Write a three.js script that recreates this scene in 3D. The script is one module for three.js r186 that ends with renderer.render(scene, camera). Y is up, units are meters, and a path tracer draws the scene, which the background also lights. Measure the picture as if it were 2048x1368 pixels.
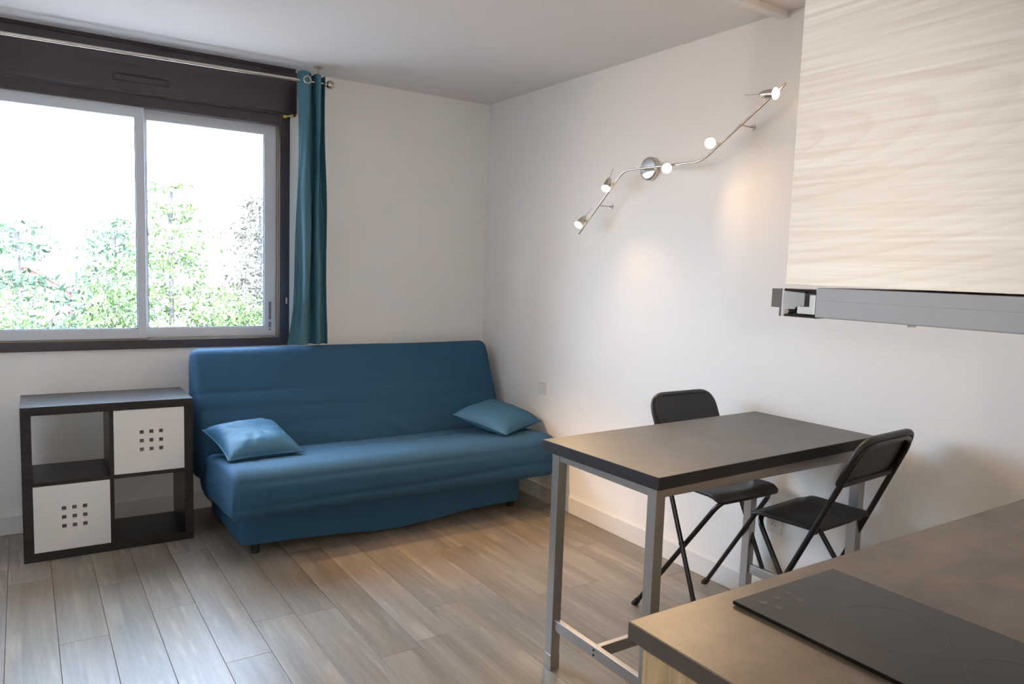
import * as THREE from 'three';
import { RoundedBoxGeometry } from 'three/addons/geometries/RoundedBoxGeometry.js';
import { mergeGeometries } from 'three/addons/utils/BufferGeometryUtils.js';

// ------------------------------------------------------------------ camera, sky, sun, exposure
const scene = new THREE.Scene();
const camera = new THREE.PerspectiveCamera(49.38, 2048 / 1368, 0.05, 200);
camera.position.set(-2.8479, 1.5072, 4.699);
camera.rotation.set(-0.097047, -0.584853, 0.033983, 'YXZ');
const renderer = new THREE.WebGLRenderer({ antialias: true });
renderer.toneMapping = THREE.LinearToneMapping;
renderer.toneMappingExposure = 1.1;
renderer.shadowMap.enabled = true;

const SKY = 20.5;            // overcast-bright sky, strongly over-exposed by an interior exposure
const FLASH = 5.5;          // the photographer's flash, beside the lens
const SPOT = 2.0;           // each halogen spot of the wall lamp
const WARM = new THREE.Color().setRGB(1.0, 0.66, 0.34);
const sun = new THREE.DirectionalLight(new THREE.Color().setRGB(1, 0.93, 0.82), 16);
sun.position.set(-14, 22, 16); sun.target.position.set(0, -2, -14);
sun.castShadow = true;
Object.assign(sun.shadow.camera, { left: -30, right: 30, top: 30, bottom: -30, near: 1, far: 90 });
sun.shadow.mapSize.set(2048, 2048);
scene.add(sun, sun.target);

const flash = new THREE.SpotLight(new THREE.Color().setRGB(1.0, 0.95, 0.88), FLASH, 0, 0.86, 1.0, 2);
flash.position.set(-2.786, 1.543, 4.772);
flash.target.position.set(-2.786 + 0.44, 1.543 - 0.03, 4.772 - 0.9);
flash.castShadow = true; flash.shadow.radius = 0.8;
scene.add(flash, flash.target);

// ------------------------------------------------------------------ small tools
let seed = 12345;
const rnd = () => { seed = (seed + 0x6d2b79f5) | 0; let t = Math.imul(seed ^ (seed >>> 15), 1 | seed); t = (t + Math.imul(t ^ (t >>> 7), 61 | t)) ^ t; return ((t ^ (t >>> 14)) >>> 0) / 4294967296; };
const hash = (x, y) => { let h = Math.imul(x, 374761393) ^ Math.imul(y, 668265263); h = Math.imul(h ^ (h >>> 13), 1274126177); return ((h ^ (h >>> 16)) >>> 0) / 4294967296; };
const sm = (t) => t * t * (3 - 2 * t);
function vn(x, y, px = 0, py = 0) {                 // value noise, wrapped at px, py cells
  const xi = Math.floor(x), yi = Math.floor(y), fx = sm(x - xi), fy = sm(y - yi);
  const w = (i, p) => (p ? ((i % p) + p) % p : i);
  const a = hash(w(xi, px), w(yi, py)), b = hash(w(xi + 1, px), w(yi, py)), c = hash(w(xi, px), w(yi + 1, py)), d = hash(w(xi + 1, px), w(yi + 1, py));
  return a + (b - a) * fx + (c - a) * fy + (a - b - c + d) * fx * fy;
}
const clamp = (v, a = 0, b = 1) => Math.min(b, Math.max(a, v));
const lerp = (a, b, t) => a + (b - a) * t;
const step = (a, b, v) => sm(clamp((v - a) / (b - a)));
function tex(w, h, f, srgb = true) {
  const d = new Uint8Array(w * h * 4);
  for (let y = 0; y < h; y++) for (let x = 0; x < w; x++) {
    const c = f(x / w, y / h), k = (y * w + x) * 4;
    d[k] = clamp(c[0], 0, 255); d[k + 1] = clamp(c[1], 0, 255); d[k + 2] = clamp(c[2], 0, 255); d[k + 3] = 255;
  }
  const t = new THREE.DataTexture(d, w, h, THREE.RGBAFormat);
  t.wrapS = t.wrapT = THREE.RepeatWrapping; t.magFilter = THREE.LinearFilter; t.minFilter = THREE.LinearMipmapLinearFilter; t.generateMipmaps = true;
  if (srgb) t.colorSpace = THREE.SRGBColorSpace;
  t.needsUpdate = true;
  return t;
}
const grey = (v) => [v * 255, v * 255, v * 255];
const std = (o) => new THREE.MeshStandardMaterial(o);
const phy = (o) => new THREE.MeshPhysicalMaterial(o);

const used = {};
function numbered(n) { used[n] = (used[n] ?? -1) + 1; return used[n] ? `${n}_${String(used[n]).padStart(3, '0')}` : n; }
function tag(o, label, category, group) { o.userData = { label, category }; if (group) o.userData.group = group; return o; }
function thing(name, label, category, p = [0, 0, 0], turn = 0, group) {
  const o = new THREE.Group(); o.name = numbered(name); scene.add(o); o.position.set(...p); o.rotation.y = turn;
  return tag(o, label, category, group);
}
function part(name, geo, mat, parent, label) {
  const m = new THREE.Mesh(Array.isArray(geo) ? mergeGeometries(geo.map((g) => (g.index ? g.toNonIndexed() : g))) : geo, mat);
  m.name = name; m.castShadow = m.receiveShadow = true; parent.add(m);
  if (label) m.userData.label = label;
  return m;
}
function structure(name, geo, mat) { const m = part(name, geo, mat, scene); m.userData.kind = 'structure'; return m; }
function structGroup(name) { const g = new THREE.Group(); g.name = name; g.userData.kind = 'structure'; scene.add(g); return g; }
// box from corner ranges, chamfered, uv in metres by face direction
function uvBox(g, du = 0, dv = 0, swap = false) {
  const p = g.attributes.position, n = g.attributes.normal, uv = new Float32Array(p.count * 2);
  for (let i = 0; i < p.count; i++) {
    const ax = Math.abs(n.getX(i)), ay = Math.abs(n.getY(i)), az = Math.abs(n.getZ(i));
    let u, v;
    if (ay >= ax && ay >= az) { u = p.getX(i); v = p.getZ(i); } else if (ax >= az) { u = p.getZ(i); v = p.getY(i); } else { u = p.getX(i); v = p.getY(i); }
    if (swap) [u, v] = [v, u];
    uv[2 * i] = u + du; uv[2 * i + 1] = v + dv;
  }
  g.setAttribute('uv', new THREE.BufferAttribute(uv, 2));
  return g;
}
function box(x0, x1, y0, y1, z0, z1, r = 0.002, seg = 1) {
  const w = x1 - x0, h = y1 - y0, d = z1 - z0;
  let g = r > 0 ? new RoundedBoxGeometry(w, h, d, seg, Math.min(r, w / 2.01, h / 2.01, d / 2.01)) : new THREE.BoxGeometry(w, h, d);
  g.translate((x0 + x1) / 2, (y0 + y1) / 2, (z0 + z1) / 2);
  return uvBox(g);
}
const V = (x, y, z) => new THREE.Vector3(x, y, z);
function cyl(a, b, r0, r1 = r0, n = 16) {             // cylinder between two points
  const A = V(...a), B = V(...b), L = A.distanceTo(B), g = new THREE.CylinderGeometry(r1, r0, L, n);
  g.applyQuaternion(new THREE.Quaternion().setFromUnitVectors(V(0, 1, 0), B.clone().sub(A).normalize()));
  g.translate((A.x + B.x) / 2, (A.y + B.y) / 2, (A.z + B.z) / 2);
  return g;
}
function bentPath(pts, bend) {                         // straight runs joined by rounded bends
  const path = new THREE.CurvePath(), P = pts.map((p) => V(...p));
  let from = P[0];
  for (let i = 1; i < P.length - 1; i++) {
    const a = P[i].clone().add(P[i - 1].clone().sub(P[i]).setLength(Math.min(bend, P[i].distanceTo(P[i - 1]) / 2)));
    const b = P[i].clone().add(P[i + 1].clone().sub(P[i]).setLength(Math.min(bend, P[i].distanceTo(P[i + 1]) / 2)));
    path.add(new THREE.LineCurve3(from, a)); path.add(new THREE.QuadraticBezierCurve3(a, P[i], b)); from = b;
  }
  path.add(new THREE.LineCurve3(from, P[P.length - 1]));
  return path;
}
function tube(pts, r, bend = 0.05, seg = 64, caps = true) {
  const path = bentPath(pts, bend), g = [new THREE.TubeGeometry(path, seg, r, 10, false)];
  if (caps) for (const p of [pts[0], pts[pts.length - 1]]) { const s = new THREE.SphereGeometry(r, 10, 6); s.translate(...p); g.push(s); }
  return mergeGeometries(g);
}
function gridGeo(nu, nv, f, closeU = false) {          // surface from a grid of points
  const pos = [], uv = [], idx = [];
  for (let j = 0; j <= nv; j++) for (let i = 0; i <= nu; i++) { const q = f(i / nu, j / nv); pos.push(q[0], q[1], q[2]); uv.push(q[3] ?? i / nu, q[4] ?? j / nv); }
  for (let j = 0; j < nv; j++) for (let i = 0; i < nu; i++) { const a = j * (nu + 1) + i, b = a + 1, c = a + nu + 1, d = c + 1; idx.push(a, b, d, a, d, c); }
  const g = new THREE.BufferGeometry();
  g.setAttribute('position', new THREE.Float32BufferAttribute(pos, 3)); g.setAttribute('uv', new THREE.Float32BufferAttribute(uv, 2)); g.setIndex(idx);
  g.computeVertexNormals();
  return g;
}

// ------------------------------------------------------------------ materials
const grainTex = tex(1024, 2048, (u, v) => {           // grey-brown limed oak; u across (0.7 m), v along (1.4 m)
  const wob = (vn(u * 6, v * 3, 6, 3) - 0.5) * 0.05 + (vn(u * 17, v * 7, 17, 7) - 0.5) * 0.012;
  const x = u + wob;
  const broad = vn(x * 14, v * 2.0, 14, 2), mid = vn(x * 52, v * 5, 52, 5), fine = vn(x * 260, v * 18, 260, 18), pore = vn(x * 500, v * 60, 500, 60);
  const lime = step(0.62, 0.9, vn(x * 34 + 7, v * 6, 34, 6)) * step(0.35, 0.8, vn(u * 9, v * 11 + 3, 9, 11));
  const knot = step(0.83, 0.95, vn(u * 13 + 5, v * 24 + 9, 13, 24)) * step(0.5, 0.7, vn(u * 26, v * 40, 26, 40));
  let t = 0.97 + 0.15 * (broad - 0.5) + 0.10 * (mid - 0.5) + 0.07 * (fine - 0.5) + 0.05 * (pore - 0.5);
  t += 0.10 * lime - 0.14 * knot * step(0.5, 0.75, vn(u * 3 + 1, v * 5 + 2, 3, 5));
  const warm = vn(u * 7 + 3, v * 3 + 1, 7, 3);
  return [lerp(147, 151, warm) * t, lerp(137, 134, warm) * t, lerp(127, 116, warm) * t];
});
const ashTex = tex(1024, 1024, (u, v) => {             // pale ash laminate; u along the grain (0.6 m), v across (0.9 m)
  const n = (vn(u * 1.7, v * 2.5) - 0.5) * 0.08 + (vn(u * 4, v * 9) - 0.5) * 0.008;
  const y = v * 0.9 - 0.205 - u * 0.045, depth = 0.02 + 0.15 * u + n * 0.5;
  const r = Math.sqrt(y * y + depth * depth * 0.9) + n * 0.2;
  const ring = r * 70, k = ring - Math.floor(ring), late = Math.pow(k, 2.5) * step(1, 0.85, k);
  const amt = vn(Math.floor(ring) * 3.7, 1.3);
  const fine = vn(u * 3, v * 210), fib = vn(u * 7 + 11, v * 480);
  const streak = step(0.68, 0.95, vn(u * 0.8 + 4, v * 26 - u * 3.4)) * step(0.3, 0.8, vn(u * 1.8 + 2, v * 7));
  const d = 0.075 * late * amt + 0.075 * (fine - 0.5) + 0.05 * (fib - 0.5) + 0.2 * streak + 0.05 * (vn(u * 1.5, v * 9) - 0.5);
  return [216 * (1 - d * 0.8), 209 * (1 - d * 0.97), 200 * (1 - d * 1.15)];
});
const oakTex = tex(512, 512, (u, v) => {
  const x = u + (vn(u * 5, v * 3, 5, 3) - 0.5) * 0.03, f = vn(x * 120, v * 5, 120, 5), g = vn(x * 30, v * 2, 30, 2);
  const t = 0.86 + 0.14 * (f - 0.5) + 0.14 * (g - 0.5);
  return [206 * t, 178 * t, 134 * t];
});
const stoneTex = tex(1024, 1024, (u, v) => {           // brown-grey mottled laminate worktop
  let t = 0, a = 0.5; for (const f of [5, 11, 23, 60, 150]) { t += (vn(u * f, v * f, f, f) - 0.5) * a; a *= 0.66; }
  const s = vn(u * 9 + 3, v * 30 + 2, 9, 30), q = 1 + 0.42 * t + 0.1 * (s - 0.5);
  return [100 * q, 87 * q, 73 * q];
});
const tableTex = tex(1024, 1024, (u, v) => {
  let t = 0, a = 0.5; for (const f of [7, 16, 40, 120, 300]) { t += (vn(u * f, v * f, f, f) - 0.5) * a; a *= 0.7; }
  const q = 1 + 0.3 * t; return [68 * q, 64 * q, 62 * q];
});
const weaveTex = tex(256, 256, (u, v) => grey(0.5 + 0.25 * Math.sin(u * 6.2832 * 32) * Math.sin(v * 6.2832 * 32) + 0.25 * (vn(u * 64, v * 64, 64, 64) - 0.5)), false);
const blackWoodTex = tex(512, 512, (u, v) => {
  const f = vn(u * 6, v * 150, 6, 150), g = vn(u * 3, v * 40, 3, 40), t = 0.8 + 0.45 * (f - 0.5) + 0.35 * (g - 0.5);
  return [42 * t, 37 * t, 38 * t];
});
const brushTex = tex(256, 512, (u, v) => grey(0.5 + 0.5 * (vn(u * 128, v * 4, 128, 4) - 0.5)), false);
const plasterTex = tex(512, 512, (u, v) => grey(0.5 + 0.35 * (vn(u * 40, v * 40, 40, 40) - 0.5) + 0.3 * (vn(u * 140, v * 140, 140, 140) - 0.5)), false);
const rep = (t, x, y) => { const c = t.clone(); c.repeat.set(x, y); c.needsUpdate = true; return c; };

const M = {};
M.wall = std({ color: new THREE.Color().setRGB(0.88, 0.865, 0.84), roughness: 0.85, bumpMap: rep(plasterTex, 2, 2), bumpScale: 0.0006 });
M.ceiling = std({ color: new THREE.Color().setRGB(0.77, 0.735, 0.715), roughness: 0.9 });
M.trim = std({ color: new THREE.Color().setRGB(0.78, 0.77, 0.75), roughness: 0.4 });
M.plank = [1.0, 0.94, 1.06, 0.89, 1.01].map((k, i) => std({ color: new THREE.Color().setRGB(k * [1, 1.02, 1, 0.98, 1][i], k, k * [1, 0.97, 1.02, 1, 0.96][i]), map: rep(grainTex, 1 / 0.7, 1 / 1.4), roughness: 0.36, bumpMap: rep(grainTex, 1 / 0.7, 1 / 1.4), bumpScale: 0.0006 }));
M.under = std({ color: 0x3a3027, roughness: 0.9 });
M.brown = phy({ color: new THREE.Color().setRGB(0.038, 0.028, 0.032), roughness: 0.32, clearcoat: 0.3, clearcoatRoughness: 0.25 });
M.brownDark = std({ color: new THREE.Color().setRGB(0.018, 0.014, 0.015), roughness: 0.6 });
M.alu = std({ color: new THREE.Color().setRGB(0.62, 0.65, 0.70), roughness: 0.42 });
M.greyPlastic = std({ color: new THREE.Color().setRGB(0.2, 0.21, 0.23), roughness: 0.45 });
M.glass = phy({ color: 0xffffff, roughness: 0, transmission: 1, thickness: 0, ior: 1.5 });
M.nickel = std({ color: new THREE.Color().setRGB(0.60, 0.555, 0.49), metalness: 1, roughness: 0.27 });
M.steel = std({ color: new THREE.Color().setRGB(0.46, 0.445, 0.43), metalness: 1, roughness: 0.34, bumpMap: rep(brushTex, 3, 1), bumpScale: 0.0002 });
M.bulb = std({ color: 0xfff0d8, roughness: 0.4, emissive: new THREE.Color().setRGB(1, 0.83, 0.55), emissiveIntensity: 5 });
M.sofa = phy({ color: new THREE.Color().setRGB(0.022, 0.084, 0.160), roughness: 0.85, sheen: 0.3, sheenRoughness: 0.5, sheenColor: new THREE.Color().setRGB(0.06, 0.25, 0.5), bumpMap: rep(weaveTex, 12, 12), bumpScale: 0.0004 });
M.cushion = phy({ color: new THREE.Color().setRGB(0.027, 0.118, 0.215), roughness: 0.62, sheen: 0.4, sheenRoughness: 0.4, sheenColor: new THREE.Color().setRGB(0.2, 0.42, 0.55), bumpMap: rep(weaveTex, 6, 6), bumpScale: 0.0003 });
M.curtain = phy({ color: new THREE.Color().setRGB(0.046, 0.145, 0.195), roughness: 0.46, sheen: 0.7, sheenRoughness: 0.35, sheenColor: new THREE.Color().setRGB(0.34, 0.6, 0.58), side: THREE.DoubleSide });
M.blackPlastic = std({ color: new THREE.Color().setRGB(0.008, 0.008, 0.009), roughness: 0.46 });
M.blackSteel = std({ color: new THREE.Color().setRGB(0.007, 0.007, 0.008), roughness: 0.3 });
M.blackWood = std({ map: rep(blackWoodTex, 1.4, 1.4), roughness: 0.34, color: 0xffffff });
M.white = std({ color: new THREE.Color().setRGB(0.82, 0.805, 0.785), roughness: 0.4 });
M.chrome = std({ color: new THREE.Color().setRGB(0.42, 0.43, 0.46), metalness: 1, roughness: 0.15 });
M.tableTop = std({ map: rep(tableTex, 1, 1), roughness: 0.36 });
M.tableEdge = std({ color: new THREE.Color().setRGB(0.011, 0.011, 0.012), roughness: 0.45 });
M.stone = std({ map: rep(stoneTex, 1.1, 1.1), roughness: 0.4 });
M.stoneEdge = std({ color: new THREE.Color().setRGB(0.075, 0.06, 0.05), roughness: 0.5 });
M.ash = std({ map: rep(ashTex, 1 / 0.6, 1 / 0.9), roughness: 0.5 });
M.oak = std({ map: rep(oakTex, 2, 2), roughness: 0.5 });
M.hoodSteel = std({ color: new THREE.Color().setRGB(0.40, 0.41, 0.44), metalness: 0.55, roughness: 0.42 });
M.ceramic = phy({ color: new THREE.Color().setRGB(0.010, 0.009, 0.008), roughness: 0.14, specularIntensity: 0.7 });
M.print = std({ color: new THREE.Color().setRGB(0.035, 0.029, 0.025), roughness: 0.2 });
M.darkMetal = std({ color: new THREE.Color().setRGB(0.03, 0.028, 0.028), metalness: 0.6, roughness: 0.15 });
M.frontSteel = std({ color: new THREE.Color().setRGB(0.22, 0.2, 0.185), metalness: 0.8, roughness: 0.35 });
M.bracket = std({ color: new THREE.Color().setRGB(0.45, 0.48, 0.52), roughness: 0.4 });
M.rubber = std({ color: new THREE.Color().setRGB(0.012, 0.012, 0.012), roughness: 0.7 });
M.yellow = std({ color: new THREE.Color().setRGB(0.62, 0.52, 0.06), roughness: 0.5 });
M.green = std({ color: new THREE.Color().setRGB(0.05, 0.42, 0.06), roughness: 0.5 });
M.paper = std({ color: new THREE.Color().setRGB(0.8, 0.77, 0.72), roughness: 0.7 });
M.render = std({ color: new THREE.Color().setRGB(0.34, 0.20, 0.16), roughness: 0.9 });
M.roofTile = std({ color: new THREE.Color().setRGB(0.28, 0.13, 0.08), roughness: 0.9 });
M.redPipe = std({ color: new THREE.Color().setRGB(0.35, 0.05, 0.09), roughness: 0.6 });
M.shutterPink = std({ color: new THREE.Color().setRGB(0.45, 0.2, 0.18), roughness: 0.7 });
M.bark = std({ color: new THREE.Color().setRGB(0.10, 0.085, 0.08), roughness: 0.9 });
M.leafGreen = phy({ color: new THREE.Color().setRGB(0.078, 0.122, 0.034), roughness: 0.8, side: THREE.DoubleSide });
M.leafBlue = phy({ color: new THREE.Color().setRGB(0.06, 0.105, 0.055), roughness: 0.8, side: THREE.DoubleSide });
M.leafGrey = phy({ color: new THREE.Color().setRGB(0.10, 0.092, 0.07), roughness: 0.8, side: THREE.DoubleSide });
M.lawn = std({ color: new THREE.Color().setRGB(0.22, 0.17, 0.14), roughness: 0.95 });

// sky: bright thin cloud, a little bluer overhead
{
  const w = 256, h = 128, d = new Float32Array(w * h * 4);
  for (let y = 0; y < h; y++) for (let x = 0; x < w; x++) {
    const el = ((y + 0.5) / h - 0.5) * 180, k = (y * w + x) * 4;
    const c = vn(x / 16, y / 8, 16, 0) * 0.6 + vn(x / 6, y / 4, 0, 0) * 0.4, b = step(-5, 90, el) * (1 - 0.5 * c);
    const L = el < 0 ? 0.5 : 1;
    d[k] = (0.72 - 0.16 * b) * L; d[k + 1] = (0.93 - 0.1 * b) * L; d[k + 2] = 1.2 * L; d[k + 3] = 1;
  }
  for (let y = 0; y < h; y++) for (let i = 0; i < 4; i++) d[(y * w + w - 1) * 4 + i] = (d[(y * w + w - 2) * 4 + i] + d[y * w * 4 + i]) / 2;
  const t = new THREE.DataTexture(d, w, h, THREE.RGBAFormat, THREE.FloatType);
  t.mapping = THREE.EquirectangularReflectionMapping; t.magFilter = THREE.LinearFilter; t.needsUpdate = true;
  scene.background = t; scene.backgroundIntensity = SKY;
}

// ------------------------------------------------------------------ the room
const H = 2.677, XL = -3.5, ZB = 6.3;
const WX0 = -3.105, WX1 = -1.44, WY0 = 0.985, WY1 = 2.41;      // window opening
{
  const s = new THREE.Shape([[XL - 0.2, -0.2], [0.2, -0.2], [0.2, H + 0.2], [XL - 0.2, H + 0.2]].map((p) => new THREE.Vector2(...p)));
  s.holes.push(new THREE.Path([[WX0, WY0], [WX0, WY1], [WX1, WY1], [WX1, WY0]].map((p) => new THREE.Vector2(...p))));
  const g = new THREE.ExtrudeGeometry(s, { depth: 0.28, bevelEnabled: false }); g.translate(0, 0, -0.28);
  structure('wall_window', uvBox(g), M.wall);
}
structure('wall_right', box(0, 0.2, -0.2, H + 0.2, 0, ZB, 0), M.wall);
structure('wall_left', box(XL - 0.2, XL, -0.2, H + 0.2, 0, ZB, 0), M.wall);
structure('wall_back', box(XL - 0.2, 0.2, -0.2, H + 0.2, ZB, ZB + 0.2, 0), M.wall);
structure('wall_kitchen', box(-1.97, 0, 0, H, 4.385, 4.485, 0), M.wall);
structure('ceiling', box(XL, 0, H, H + 0.2, 0, ZB, 0), M.ceiling);
structure('trim_1', box(-1.0, 0, H - 0.028, H, 2.47, 2.515, 0.002), M.trim);          // shallow strip where the kitchen ceiling begins
function baseboard(name, x0, x1, z0, z1) {
  const along = x1 - x0 > z1 - z0;
  const g = box(x0, x1, 0.0, 0.102, z0, z1, 0.003);
  return structure(name, g, M.trim);
}
baseboard('baseboard_window', XL, -0.013, 0.0, 0.013);
baseboard('baseboard_right', -0.013, 0, 0.013, 4.385);
baseboard('baseboard_left', XL, XL + 0.013, 0.013, ZB);

// floor: planks 17.3 cm wide laid towards the window wall
const floor = structGroup('floor');
part('subfloor', box(XL, 0, -0.2, -0.012, 0, ZB, 0), M.under, floor);
{
  const known = { 0: 0.75, 1: 1.46, 2: 0.95, 3: 1.33, 4: 1.91, 5: 0.42, 6: 1.667, 7: 2.16, 8: 0.9, 9: 1.873, 10: 0.55, 11: 1.3, 12: 2.0, 13: 0.8, 14: 1.55, 15: 0.4 };
  const W = 0.1729, L = 1.215;
  for (let k = -5; k < 17; k++) {
    let x0 = -2.933 + k * W, x1 = x0 + W;
    if (x1 < XL + 0.01 || x0 > -0.005) continue;
    x0 = Math.max(x0, XL + 0.003); x1 = Math.min(x1, -0.003);
    let z = (known[k] ?? 0.3 + hash(k + 40, 7) * 1.1); while (z > 0.003) z -= L;
    for (; z < ZB; z += L) {
      const a = Math.max(z, 0.003), b = Math.min(z + L, ZB - 0.003); if (b - a < 0.02) continue;
      const g = box(x0 + 0.0006, x1 - 0.0006, -0.012, 0, a + 0.0005, b - 0.0005, 0.0011);
      uvBox(g, rnd() * 7, rnd() * 11);
      part(numbered('plank'), g, M.plank[Math.floor(rnd() * M.plank.length)], floor);
    }
  }
}

// ------------------------------------------------------------------ window
const win = structGroup('window_1');
{
  const z0 = -0.10, z1 = 0.022, fr = 0.063;
  part('outer_frame', [box(WX0, WX0 + fr, WY0, WY1, z0, z1, 0.004), box(WX1 - fr, WX1, WY0, WY1, z0, z1, 0.004), box(WX0 + fr - 0.003, WX1 - fr + 0.003, WY0, WY0 + 0.052, z0, z1, 0.004), box(WX0 + fr - 0.003, WX1 - fr + 0.003, WY1 - 0.075, WY1, z0, z1 - 0.002, 0.004)], M.brown, win);
  // thin brass-coloured rebate line between the dark frame and the sliding sashes
  part('frame_bead', [box(WX1 - fr - 0.006, WX1 - fr + 0.001, WY0 + 0.052, WY1 - 0.075, -0.06, 0.008, 0.001), box(WX0 + fr, WX1 - fr, WY0 + 0.05, WY0 + 0.058, -0.06, 0.012, 0.001)], std({ color: new THREE.Color().setRGB(0.22, 0.17, 0.12), metalness: 0.6, roughness: 0.35 }), win);
  const sash = (x0, x1, zf, ls, rs) => {
    const y0 = WY0 + 0.058, y1 = WY1 - 0.073, t = 0.03;
    const m = part('sash', [box(x0, x0 + ls, y0, y1, zf - t, zf, 0.003), box(x1 - rs, x1, y0, y1, zf - t, zf, 0.003), box(x0 + ls - 0.002, x1 - rs + 0.002, y0, y0 + 0.057, zf - t, zf - 0.001, 0.003), box(x0 + ls - 0.002, x1 - rs + 0.002, y1 - 0.06, y1, zf - t, zf - 0.001, 0.003)], M.alu, win);
    part('window_pane', box(x0 + ls - 0.006, x1 - rs + 0.006, y0 + 0.05, y1 - 0.054, zf - 0.018, zf - 0.014, 0), M.glass, m);
    part('glazing_seal', [box(x0 + ls - 0.003, x0 + ls + 0.003, y0 + 0.055, y1 - 0.058, zf - 0.02, zf - 0.005, 0), box(x1 - rs - 0.003, x1 - rs + 0.003, y0 + 0.055, y1 - 0.058, zf - 0.02, zf - 0.005, 0), box(x0 + ls, x1 - rs, y0 + 0.054, y0 + 0.06, zf - 0.02, zf - 0.005, 0)], M.rubber, m);
    return m;
  };
  sash(WX0 + fr, -2.25, 0.0, 0.07, 0.046);
  const rs = sash(-2.285, WX1 - fr - 0.005, -0.034, 0.05, 0.073);
  part('sash_latch', [box(-1.553, -1.538, 1.145, 1.255, -0.036, -0.03, 0.002), box(-1.551, -1.540, 1.155, 1.235, -0.032, -0.026, 0.002), box(-1.553, -1.538, 1.095, 1.130, -0.036, -0.029, 0.002), box(-1.552, -1.54, 1.075, 1.088, -0.036, -0.03, 0.001)], M.greyPlastic, rs);
  part('frame_catch', box(-1.463, -1.454, 1.245, 1.285, 0.022, 0.028, 0.002), std({ color: 0xcfc0a4, metalness: 0.7, roughness: 0.3 }), win);
  part('window_ledge', box(WX0 - 0.05, WX1 + 0.05, WY0 - 0.05, WY0 - 0.002, -0.34, -0.1, 0.004), M.alu, win);
}

// shutter box above the window
{
  const t = thing('shutter_box', 'dark brown roller shutter box running along the ceiling above the window', 'shutter box');
  part('front_panel', box(-3.2, -1.404, 2.405, 2.66, 0, 0.052, 0.012, 4), M.brown, t);
  part('top_moulding', box(-3.2, -1.414, 2.655, H, 0, 0.045, 0.003), M.brown, t);
  const v = part('vent', box(-2.405, -2.125, 2.455, 2.487, 0.05, 0.058, 0.003), M.brown, t);
  part('vent_slot', box(-2.39, -2.135, 2.4875, 2.4955, 0.05, 0.057, 0.001), M.brownDark, v);
  part('bottom_bead', box(-3.2, -1.408, 2.396, 2.408, 0, 0.04, 0.004), M.brown, t);
  const w = thing('latch', 'small yellow and clear plastic peg under the corner of the shutter box', 'latch', [-1.455, 2.392, 0.035]);
  part('peg', cyl([-0.03, -0.004, 0.0], [-0.012, -0.002, 0], 0.010, 0.008), M.yellow, w, 'yellow end of the peg'); part('peg', cyl([0.012, 0.006, 0], [0.028, 0.008, 0], 0.009, 0.007), M.yellow, w, 'yellow end of the peg');
  part('collar', cyl([-0.014, -0.002, 0], [0.014, 0.006, 0], 0.005, 0.005), std({ color: 0xc8ccc4, roughness: 0.3 }), w);
}

// curtain rod and curtain
const RZ = 0.19;
{
  const t = thing('curtain_rod', 'thin metal curtain rod with ball end in front of the shutter box', 'curtain rod');
  part('rod', cyl([-3.35, 2.562, RZ], [-1.27, 2.584, RZ], 0.0095), M.nickel, t);
  const f = new THREE.SphereGeometry(0.026, 24, 16); f.translate(-1.25, 2.584, RZ);
  part('finial', [f, cyl([-1.285, 2.584, RZ], [-1.262, 2.584, RZ], 0.012)], M.nickel, t);
  part('bracket', [cyl([-1.323, H - 0.008, RZ], [-1.323, H, RZ], 0.028, 0.028, 24), cyl([-1.323, 2.58, RZ], [-1.323, H - 0.004, RZ], 0.008), cyl([-1.333, 2.584, RZ], [-1.313, 2.584, RZ], 0.015)], M.nickel, t);

  const c = thing('curtain', 'teal satin curtain with metal eyelets drawn to the right of the window', 'curtain');
  // plan path of the folds at the top; it loosens and kicks out to the left at the hem
  const top = [[-1.447, 0.185], [-1.425, 0.215], [-1.395, 0.228], [-1.372, 0.215], [-1.362, 0.16], [-1.352, 0.155], [-1.342, 0.222], [-1.326, 0.240], [-1.312, 0.2], [-1.304, 0.165], [-1.287, 0.215]];
  const bot = [[-1.452, 0.17], [-1.425, 0.15], [-1.402, 0.19], [-1.368, 0.175], [-1.345, 0.11], [-1.332, 0.105], [-1.315, 0.15], [-1.295, 0.17], [-1.275, 0.14], [-1.255, 0.125], [-1.236, 0.15]];
  const cu = (p) => new THREE.CatmullRomCurve3(p.map((q) => V(q[0], 0, q[1])));
  const A = cu(top), B = cu(bot), Y1 = 2.632, Y0 = 1.0;
  const g = gridGeo(120, 90, (u, v) => {
    const a = A.getPoint(u), b = B.getPoint(u), y0 = Y1 + 0.006 * Math.sin(u * 14) - 0.014 * u, y = lerp(y0, Y0, v);
    const k = sm(v), kick = Math.pow(v, 9) * step(0.35, 0.0, u) * -0.05;
    const slack = 0.008 * Math.sin(v * 7 + u * 11) * Math.sin(v * 3.14), tight = -0.012 * Math.sin(v * 3.1416) * (u - 0.5);
    const crease = 0.005 * (vn(u * 16, v * 7) - 0.5) + 0.004 * Math.max(0, Math.sin(v * 46 + u * 9)) * step(0.6, 0.95, v);
    return [lerp(a.x, b.x, k) + slack + tight + kick, y, lerp(a.z, b.z, k) + slack * 0.6 + crease, u * 0.9, v * 1.7];
  });
  part('cloth', g, M.curtain, c);
  for (const [x, z, ry] of [[-1.402, 0.230, -0.1], [-1.357, 0.158, 0.3]]) {
    const e = new THREE.TorusGeometry(0.02, 0.0045, 8, 28); e.rotateY(ry); e.translate(x, 2.583, z);
    part('eyelet', e, M.nickel, c);
  }
}

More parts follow.
